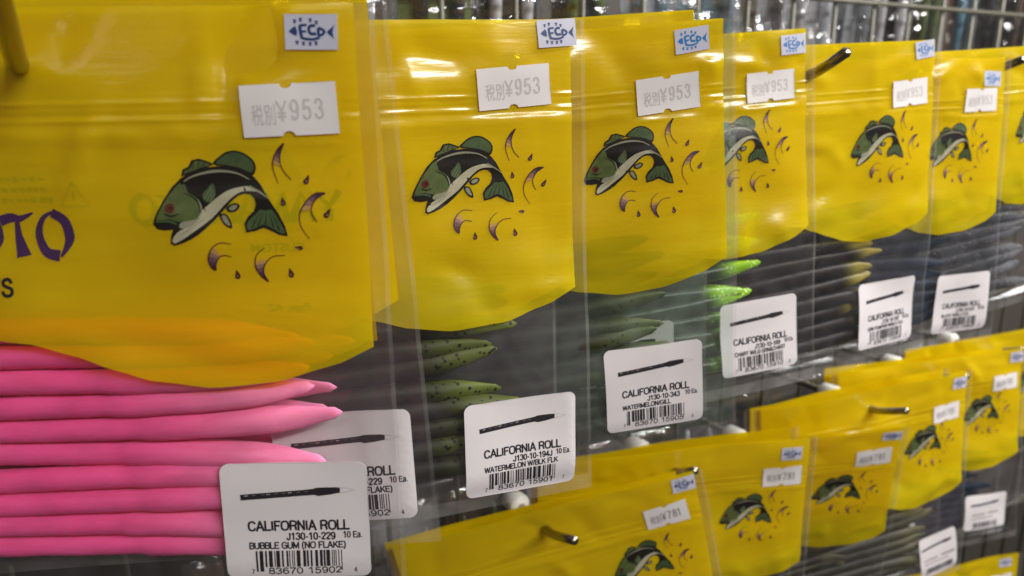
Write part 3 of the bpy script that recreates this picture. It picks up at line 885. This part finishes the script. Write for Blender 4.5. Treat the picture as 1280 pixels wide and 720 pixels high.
BAIT = dict(
    pink=bait_mesh('bait', bait_mat('bait_pink', (0.92, 0.10, 0.33), (0.96, 0.27, 0.48), rough=0.32, sss=0.6, x0=10, x1=60, var=(0.84, 1.08))),
    melon=bait_mesh('bait', bait_mat('bait_watermelon', (0.012, 0.013, 0.005), (0.10, 0.13, 0.014), (0.003, 0.003, 0.002), 0.27, 420, x0=34, x1=60)),
    gill=bait_mesh('bait', bait_mat('bait_gill', (0.010, 0.010, 0.005), (0.085, 0.10, 0.03), (0.006, 0.006, 0.005), 0.2, 420, x0=28, x1=60)),
    chart=bait_mesh('bait', bait_mat('bait_chartreuse', (0.012, 0.022, 0.008), (0.30, 0.60, 0.02), (0.65, 0.85, 0.3), 0.3, 480, rough=0.1, x0=40, x1=54, tipflake=True)),
    brown=bait_mesh('bait', bait_mat('bait_brown', (0.012, 0.008, 0.005), (0.30, 0.24, 0.05), (0.01, 0.008, 0.006), 0.15, 420, rough=0.2, x0=40, x1=58, spec=.1)),
    navy=bait_mesh('bait', bait_mat('bait_navy', (0.012, 0.015, 0.024), (0.02, 0.03, 0.05), (0.10, 0.14, 0.25), 0.12, 500, rough=0.3, spec=.04)),
    smoke=bait_mesh('bait', bait_mat('bait_smoke', (0.02, 0.02, 0.022), (0.12, 0.12, 0.13), (0.5, 0.5, 0.55), 0.14, 450, rough=0.3, spec=.04)),
    olive=bait_mesh('bait', bait_mat('bait_olive', (0.03, 0.03, 0.016), (0.10, 0.09, 0.04), (0.01, 0.01, 0.01), 0.16, 420, rough=0.3)),
)
def fill_bag(mat4, surf, colour, n, label, group, seed, v0=66.5, dv=7.0, x0=0.0):
    rg = random.Random(seed)
    for i in range(n):
        v = v0 + dv * i
        x = x0 + rg.uniform(-7, 5)
        o = obj_from('soft_bait', BAIT[colour])
        yy = surf.common(10, v) + 3.4 + rg.uniform(-.5, .9)
        o.matrix_world = (mat4 @ Matrix.Translation((x * MM, yy * MM, -v * MM)) @ Matrix.Rotation(RAD(rg.uniform(-1.6, 1.6)), 4, 'Y')
                          @ Matrix.Rotation(rg.choice([0, math.pi]) + rg.uniform(-.7, .7), 4, 'X'))
        tag(o, label, 'soft bait', group)

# ------------------------------------------------------------------ a bag
def lure_bag(mat4, label, surf, price=None, pricepos=None, eco=None, lab=None, fine=True, brand=False, window='clear', group='yellow topped bags of soft baits', ink='grey', ecoink='blue', ghost=False, fish=True, ecoh=8.0, mark=False):
    root = empty('lure_bag', mat4)
    if pricepos: surf.flat.append((pricepos[0], pricepos[1], 12, 6.8))
    if eco: surf.flat.append((eco[0], eco[1], 6.6, 4.6))
    if lab: surf.flat.append((lab[0], lab[1], 20.2, 17.8))
    tag(root, label, 'lure bag', group)
    for fr in (True, False):
        vs, H, W_, SM = panel(surf, root, fr, fine)
        a, f = clean(vs, H); pt = Patch(); pt.add(a, f, 'yellow')
        pt.build('header_panel' if fr else 'back_header_panel', root)
        a, f = clean(vs, W_); pt = Patch(); pt.add(a, f, window if fr else 'backfilm')
        pt.build('window_film' if fr else 'back_film', root)
        if fr:
            a, f = clean(vs, SM); pt = Patch(); pt.add(a, f, 'seam')
            pt.build('heat_sealed_edge', root)
    if fish:
        pt = Patch()
        for m, vs, ts, lvl in FISH_T:
            pt.add([surf.PR(x, v, 0.17 + 0.022 * lvl) for x, v in vs], ts, m)
        pt.build('fish_print', root, False)
    if brand:
        pt = Patch()
        for poly in brush_word('YAMAMOTO', -64.6, 46.3, 11.2, 9.05, 7.9):
            put_poly(pt, surf, poly, 'purple', 0.12)
        vs, ts = pen_text('CUSTOM BAITS', 4.4, None, .2)
        wd = max(a for a, b in vs)
        pt.add([surf.PR(-8.7 - wd + a, 56.0 - b, 0.12) for a, b in vs], ts, 'black')
        pt.build('brand_print', root, False)
    if ghost:
        pt = Patch()
        for poly in brush_word('YAMAMOTO', 21.5, 39.0, 7.5, 6.5, 5.6, True):
            put_poly(pt, surf, poly, 'ghost', 0.25, surf.PB)
        def back_text(body, xr, v, h, wd=None):
            vs, ts = text2d(body, wd, h, 0.1)
            pt.add([surf.PB(xr - a, v - b, 0.25) for a, b in vs], ts, 'ghost')
        back_text('CUSTOM', 64, 46.5, 2.4)
        back_text('Page, AZ', 63, 63, 2.2)
        put_poly(pt, surf, ribbon([(8, 28), (4.6, 34), (11.6, 34), (8, 28)], .5), 'ghost', 0.25, surf.PB)
        put_poly(pt, surf, ribbon([(8, 30), (8, 32.6)], .6), 'ghost', 0.25, surf.PB)
        rg = random.Random(4)
        for r_ in range(3):
            x = -16
            while x < 1.5:
                wd = rg.uniform(1.0, 1.6)
                put_poly(pt, surf, ribbon([(x, 27 + r_ * 2.6), (x + wd, 27.3 + r_ * 2.6)], rg.uniform(.6, 1.4)), 'ghost', 0.25, surf.PB)
                x += wd + rg.uniform(.5, .9)
        pt.build('back_print', root, False)
    if mark:        # oval mark printed on the rear of the bag, showing through
        pt = Patch()
        for rx, ry, wd, a0, a1 in ((24, 6.2, 1.3, 20, 165), (22, 3.4, .9, 195, 350)):
            put_poly(pt, surf, ribbon([(27 + rx * math.cos(RAD(a)), 76 - ry * math.sin(RAD(a))) for a in range(a0, a1 + 1, 8)], wd), 'ghost', 0.6, surf.PB)
        put_poly(pt, surf, [(18, 70.4), (36, 70.2), (33, 72.5), (33, 77), (20, 77.2), (21, 72.6)], 'ghost', 0.6, surf.PB)
        pt.build('back_print', root, False)
    if pricepos:
        price_tag(root, surf, *pricepos, price, ink)
    if eco:
        eco_sticker(root, surf, *eco, ecoink, ecoh)
    if lab:
        product_label(root, surf, *lab)
    return root

def shift(mat4, dx, dy, dz, roll=0, yaw=0):
    return mat4 @ Matrix.Translation((dx * MM, dy * MM, dz * MM)) @ Matrix.Rotation(RAD(yaw), 4, 'Z') @ Matrix.Rotation(RAD(roll), 4, 'Y')

def sdz(x, y, z):
    return x * TV.x + y * TV.y, x * NV.x + y * NV.y, z

# upper row ---------------------------------------------------------
U = dict(
    b1=(-116.7, 182.6, 8.3, 0.6, -1.9, -0.4), b2=(-58.2, 216.0, 8.0, 16.2, -2.1, -1.2), b3=(-4.4, 256.0, 6.2, 8.4, 0.8, -4.3),
    b4=(50.5, 305.2, 8.1, 16.9, -3.0, -3.8), b5=(133.8, 341.9, 7.4, 23.4, -2.4, -2.6), b6=(196.5, 393.5, 2.9, 18.5, -4.1, -0.8))
b7p = TV * 460 + NV * 237
U['b7'] = (b7p.x, b7p.y, 10.0, 25, -3, -3)
UP = dict(
    b1=dict(label='yellow topped bag of bubble gum pink baits, foremost on its peg', price='953', pricepos=(63.6, 11.7, 1.6), eco=(70.1, -6.0, -1.4),
            lab=(56.4, 120.6, -0.9, 'J130-10-229', 'BUBBLE GUM (NO FLAKE)', ('7', '83670', '15902', '4'), 11, 0.0, 0.0015), brand=True, ghost=True),
    b2=dict(label='yellow topped bag of dark watermelon baits with black flecks, label code ending 194J', price='953', pricepos=(61.6, 7.1, 3.3), eco=(75.8, -8.4, 3.0),
            lab=(58.9, 124.4, -1.2, 'J130-10-194J', 'WATERMELON W/BLK FLK', ('7', '83670', '15901', '7'), 12)),
    b3=dict(label='yellow topped bag of olive watermelon gill baits, label code ending 343', price='953', pricepos=(59.8, 11.0, 3.2), eco=(68.5, -6.2, 4.6),
            lab=(50.8, 120.1, -0.4, 'J130-10-343', 'WATERMELON/GILL', ('7', '83670', '15905', '5'), 13), window='green_clear', ecoink='cyan'),
    b4=dict(label='yellow topped bag of bright chartreuse green glitter baits', price='953', pricepos=(62.4, 10.0, 1.5), eco=(73.2, -6.3, 2.0),
            lab=(53.9, 118.9, 0.2, 'J130-10-169', 'CHART W/LG GRN&CHART', ('7', '83670', '15910', '8'), 14), ecoink='cyan'),
    b5=dict(label='yellow topped bag of dark brown baits with clear amber tips', price='953', pricepos=(64.2, 11.5, 2.5), eco=(73.1, -8.2, 6.0),
            lab=(54.1, 120.0, -0.9, 'J130-10-297', 'GRN PUMPKIN W/BLK FLK', ('7', '83670', '15904', '1'), 15), ecoink='cyan', window='blue_clear', mark=True),
    b6=dict(label='yellow topped bag of dark navy baits at the end of the labelled upper row', price='953', pricepos=(63.2, 9.5, 0.5), eco=(70.7, -1.6, -2.0),
            lab=(57.6, 121.7, -0.9, 'J130-10-021', 'BLACK W/BLU FLK', ('7', '83670', '15903', '6'), 16), ecoink='cyan', window='blue_clear'),
    b7=dict(label='yellow topped bag of smoky grey baits hanging past the navy baits', price='953', pricepos=(62, 10, 0), eco=(70, -5, 0), window='blue_clear'),
)
SURF = dict(b1=Surf(1.0, 0.0, 0.0), b2=Surf(2.0, 0.0030, 0.0), b3=Surf(3.3, 0.001, 0.0), b4=Surf(4.1, 0.001, 0.0), b5=Surf(5.2, 0.0046, 0.0),
            b6=Surf(6.4, 0.001, 0.0), b7=Surf(7.7, 0.001, 0.0))
FILL = dict(
    b1=('pink', 10, 'ribbed bubble gum pink soft bait in the foremost pink bag', 'pink baits in the foremost bag'),
    b2=('melon', 10, 'dark watermelon green soft bait with black flecks in a bag', 'watermelon baits'),
    b3=('gill', 10, 'olive gill coloured soft bait with paler tip in a bag', 'watermelon gill baits'),
    b4=('chart', 10, 'bright chartreuse green glitter soft bait in a bag', 'chartreuse baits'),
    b5=('brown', 10, 'dark brown soft bait with amber tip in a bag', 'brown baits'),
    b6=('navy', 10, 'dark navy soft bait in a bag of the upper row', 'navy baits'),
    b7=('smoke', 10, 'smoky grey soft bait in a bag past the navy ones', 'smoky grey baits'))
MAT = {}
for i, k in enumerate(('b1', 'b2', 'b3', 'b4', 'b5', 'b6', 'b7')):
    MAT[k] = pose(*U[k])
    lure_bag(MAT[k], surf=SURF[k], fine=True, **UP[k])
    c, n, lb, gp = FILL[k]
    fill_bag(MAT[k], SURF[k], c, n, lb, gp, 100 + i, x0=(0.0 if k == 'b1' else -8.0 if k in ('b2', 'b3') else -12.0))
    s, d, z = sdz(*U[k][:3])
    names = dict(b1='round steel peg through the pink bait bags', b2='round steel peg through the watermelon bait bags', b3='round steel peg through the gill bait bags',
                 b4='round steel peg through the chartreuse bait bag', b5='steel peg with upturned tip through the brown bait bag', b6='steel peg through the navy bait bag',
                 b7='steel peg through the smoky grey bait bag')
    peg(s, d, z, names[k], ahead=dict(b1=52, b2=20, b3=12, b4=16, b5=19, b6=16, b7=18)[k], upturn=dict(b1=14, b5=9).get(k, 6))

# second bags hanging behind the front ones
m = shift(MAT['b1'], 1.5, 12.5, 5, -3.0)
lure_bag(m, 'yellow topped bag of pink baits hanging behind the foremost pink one', Surf(11.2), fine=False, lab=(60, 119.5, -1.5, 'J130-10-229', 'BUBBLE GUM (NO FLAKE)', ('7', '83670', '15902', '4'), 11))
fill_bag(m, Surf(11.2), 'pink', 10, 'ribbed bubble gum pink soft bait in the rear pink bag', 'pink baits in the rear bag', 201, v0=69, dv=6.7, x0=-3)
m = shift(MAT['b2'], -6, 13.5, -3, 1.0)
lure_bag(m, 'yellow topped bag hidden behind the dark watermelon bait bag', Surf(12.2, 0.003), fine=False, fish=False)
m = shift(MAT['b3'], -5.5, 13.5, 5, 0.5)
lure_bag(m, 'yellow topped bag hidden behind the olive gill bait bag', Surf(13.2, 0.001), fine=False, fish=False, window='green_clear',
         lab=(50.8, 120.1, -0.4, 'J130-10-343', 'WATERMELON/GILL', ('7', '83670', '15905', '5'), 13))

# lower row ---------------------------------------------------------
r6p = TV * 622 + NV * 288
t1p = TV * 628 + NV * 296
LO = dict(
    r1=(17.6, 337.4, -220.0, 5.6, 0.6, -12.9), r2=(92.8, 381.0, -210.2, 7.9, 2.2, -2.1), r3=(162.7, 420.1, -221.1, 1.1, 11.3, -4.3),
    r4=(241.5, 456.5, -207.4, 17.4, -3.5, -3.5), r5=(318.8, 520.0, -209.9, 13.0, -5.5, -1.8), r6=(r6p.x, r6p.y, -206, 16, -4, -3),
    t1=(t1p.x, t1p.y, -431, 14, -3, -2))
LP = dict(
    r1=dict(label='yellow topped bag tilted steeply on its peg in the lower row', pricepos=(62.1, 8.2, 4.0), eco=(73.8, -7.5, 0.0)),
    r2=dict(label='yellow topped bag beside the steeply tilted one in the lower row', pricepos=(64.8, 10.7, 0.5), eco=(69.0, -4.4, -2.0)),
    r3=dict(label='yellow topped bag sagging low with its top edge folded back, lower row', pricepos=(64.2, 7.8, 1.4), eco=(74.5, -7.1, -1.0), ecoh=6.0),
    r4=dict(label='yellow topped bag with two white labels in its window, lower row', pricepos=(62.7, 14.7, 0.4), eco=(73.5, -5.1, -3.0), lab=(60.6, 124.5, 7.0, '', '', '', 21, 0, 0, False, 33.0, 34.0)),
    r5=dict(label='yellow topped bag with a broad white label below blue black baits, lower row', pricepos=(64.4, 12.3, 1.0), eco=(75.0, -6.2, -0.4), lab=(51.1, 117.7, -2.2, '', '', '', 22, 0, 0, False, 39.3, 29.0)),
    r6=dict(label='yellow topped bag at the far end of the lower row', pricepos=(63, 10, 1.0), eco=(73, -6, 0)),
    t1=dict(label='yellow topped bag of the bottom row under the broad white label', pricepos=(62, 12, 0), eco=(66, -5.5, 0)),
)
LS = dict(r1=Surf(21.0, 0.001, topwave=1.0), r2=Surf(22.0, 0.001, topwave=1.0), r3=Surf(23.5, 0.001, topwave=.6), r4=Surf(24.1, 0.003, topwave=1.2), r5=Surf(25.2, 0.001), r6=Surf(26.6, .001), t1=Surf(27.1, .001))
LF = dict(
    r3=('olive', 10, 'olive brown soft bait in the sagging bag', 'baits in the sagging bag'),
    r4=('olive', 10, 'olive brown soft bait in the bag with two labels', 'baits in the bag with two labels'),
    r5=('navy', 10, 'blue black soft bait in the bag with the broad label', 'baits in the bag with the broad label'))
PL = dict(r1='steel peg with white clip through the steeply tilted bag', r2='steel peg with white clip beside the steeply tilted bag', r3='steel peg with white clip behind the sagging bag',
          r4='steel peg with white clip through the bag with two labels', r5='steel peg with white clip through the bag with the broad label', r6='steel peg at the far end of the lower row', t1='steel peg of the bottom row')
for i, k in enumerate(LO):
    m = pose(*LO[k]); MAT[k] = m
    lure_bag(m, surf=LS[k], fine=True, price='781', ink='dgrey', group='yellow topped bags of soft baits', **LP[k])
    if k in LF:
        c, n, lb, gp = LF[k]
        fill_bag(m, LS[k], c, n, lb, gp, 300 + i, x0=-10)
    s, d, z = sdz(*LO[k][:3])
    peg(s, d, z, PL[k], ahead=dict(r1=24, r2=16, r3=10, r4=24, r5=24, r6=24, t1=12)[k], clip=None if k == 't1' else d + dict(r1=27, r2=27, r3=24, r4=26, r5=27, r6=27)[k], upturn=8)
m = shift(MAT['r1'], -6, 15, -5, 1.5)
lure_bag(m, 'yellow topped bag hanging behind the steeply tilted bag', Surf(31.0, topwave=1.0), fine=False)
m = shift(MAT['r2'], -3, 15, -3.5, -2.0)
lure_bag(m, 'yellow topped bag hanging behind the bag next to the tilted one', Surf(32.0, topwave=1.0), fine=False)
m = shift(MAT['r4'], -5, 15, -1.5, 1.0)
lure_bag(m, 'yellow topped bag hanging behind the bag with two labels', Surf(33.0, topwave=1.0), fine=False, lab=(44, 112, 6.0, '', '', '', 21, 0, 0, False, 33.0, 30.0))
m = shift(MAT['r5'], -3, 15, -1.5, 1.0)
lure_bag(m, 'yellow topped bag hanging behind the bag with the broad label', Surf(34.0, topwave=1.0), fine=False)

# ------------------------------------------------------------------ clear packs of lures on the far side of the grid
PK = {}
def pk_mat(name, col, rough=0.3, metal=0.0, var=0.3, scale=60):
    if name not in M:
        M[name] = plain(name, col, rough, metal, 0.5, var, scale)
    return name
CARDS = [pk_mat('card_dark', (0.03, 0.028, 0.03)), pk_mat('card_silver', (0.55, 0.57, 0.62), 0.35, 0.3), pk_mat('card_brown', (0.10, 0.06, 0.04)),
         pk_mat('card_blue', (0.10, 0.22, 0.30), 0.3), pk_mat('card_white', (0.60, 0.60, 0.62), 0.4), pk_mat('card_black', (0.012, 0.012, 0.014)),
         pk_mat('card_green', (0.10, 0.14, 0.03)), pk_mat('card_yellow', (0.75, 0.48, 0.01))]
BC = [5, 2, 1, 0, 4, 6, 3]
CN = ['dark grey', 'silver', 'brown', 'pale blue', 'white', 'black', 'green', 'yellow']
def lure_pack(s, d, z, ci, wd, ht, seed, label):
    label = label.replace('card', 'card and %s baits' % CN[BC[seed % len(BC)]])
    root = empty('lure_pack', WALLM @ Matrix.Translation((s * MM, d * MM, z * MM)) @ Matrix.Rotation(RAD(random.Random(seed).uniform(-14, 14)), 4, 'Z'))
    tag(root, label, 'lure pack', 'clear packs behind the grid')
    rg = random.Random(seed)
    pt = Patch(); box(pt, (-wd / 2 + 5, 3, -ht + 8), (wd / 2 - 5, 4, -8), CARDS[ci])
    pt.build('card', root, False)
    for q in range(2):
        pt = Patch()
        bc = BC[seed % len(BC)]
        cx = (-.22 + .44 * q) * wd
        L_ = ht * .72
        path = [(cx + 2 * math.sin(t * 3 + q), -2.0, -ht * .12 - L_ * t) for t in [i / 8 for i in range(9)]]
        tube(pt, path, 4, CARDS[bc], 8, True, [1.2, 3.2, 4.4, 4.8, 4.6, 4.0, 3.2, 2.2, 0.8])
        pt.build('bait', root)
    pt = Patch()
    nx, nz = 16, 34
    vs = []
    for j in range(nz + 1):
        for i in range(nx + 1):
            x = -wd / 2 + wd * i / nx; z_ = -ht * j / nz
            e = math.sin(math.pi * i / nx) ** .5 * math.sin(math.pi * (j + .01) / (nz + .02)) ** .35
            y = -9.5 * e + 3.0 * noise.noise((x * .07, z_ * .05, seed)) + 1.4 * abs(noise.noise((x * .16 + z_ * .07, z_ * .11, seed + 5))) * 2
            vs.append((x, min(y, 1.5), z_))
    fs = [(j * (nx + 1) + i, j * (nx + 1) + i + 1, (j + 1) * (nx + 1) + i + 1, (j + 1) * (nx + 1) + i) for j in range(nz) for i in range(nx)]
    pt.add(vs, fs, 'foil' if ci in (1, 3, 4) else 'crumple')
    pt.build('film', root)
    return root
rg = random.Random(8)
order = [1, 5, 1, 5, 4, 5, 2, 6, 5, 0, 1, 3, 1, 4, 1, 5, 0, 2, 0, 5]
for i in range(5, 20):
    s = -190 + i * 56
    lure_pack(s, 428 + rg.uniform(-4, 8), 150 + rg.uniform(-6, 10), order[i], 58, 170, 500 + i, 'crinkled clear pack with %s card behind the upper grid' % CN[order[i]])
order2 = [5, 0, 2, 5, 1, 5, 0, 2, 5, 0, 1, 5, 0, 1, 7, 5, 0, 5, 1, 5]
for i in range(4, 19):
    s = -170 + i * 56
    lure_pack(s, 428 + rg.uniform(-4, 8), -60 + rg.uniform(-6, 6), order2[i], 58, 180, 600 + i, 'crinkled clear pack with %s card behind the mid grid' % CN[order2[i]])
for i in range(2, 16):
    s = -60 + i * 56
    c = order2[(i * 3 + 1) % 14]
    lure_pack(s, 428 + rg.uniform(-4, 8), -270 + rg.uniform(-6, 6), c, 58, 180, 700 + i, 'crinkled clear pack with %s card behind the lower grid' % CN[c])
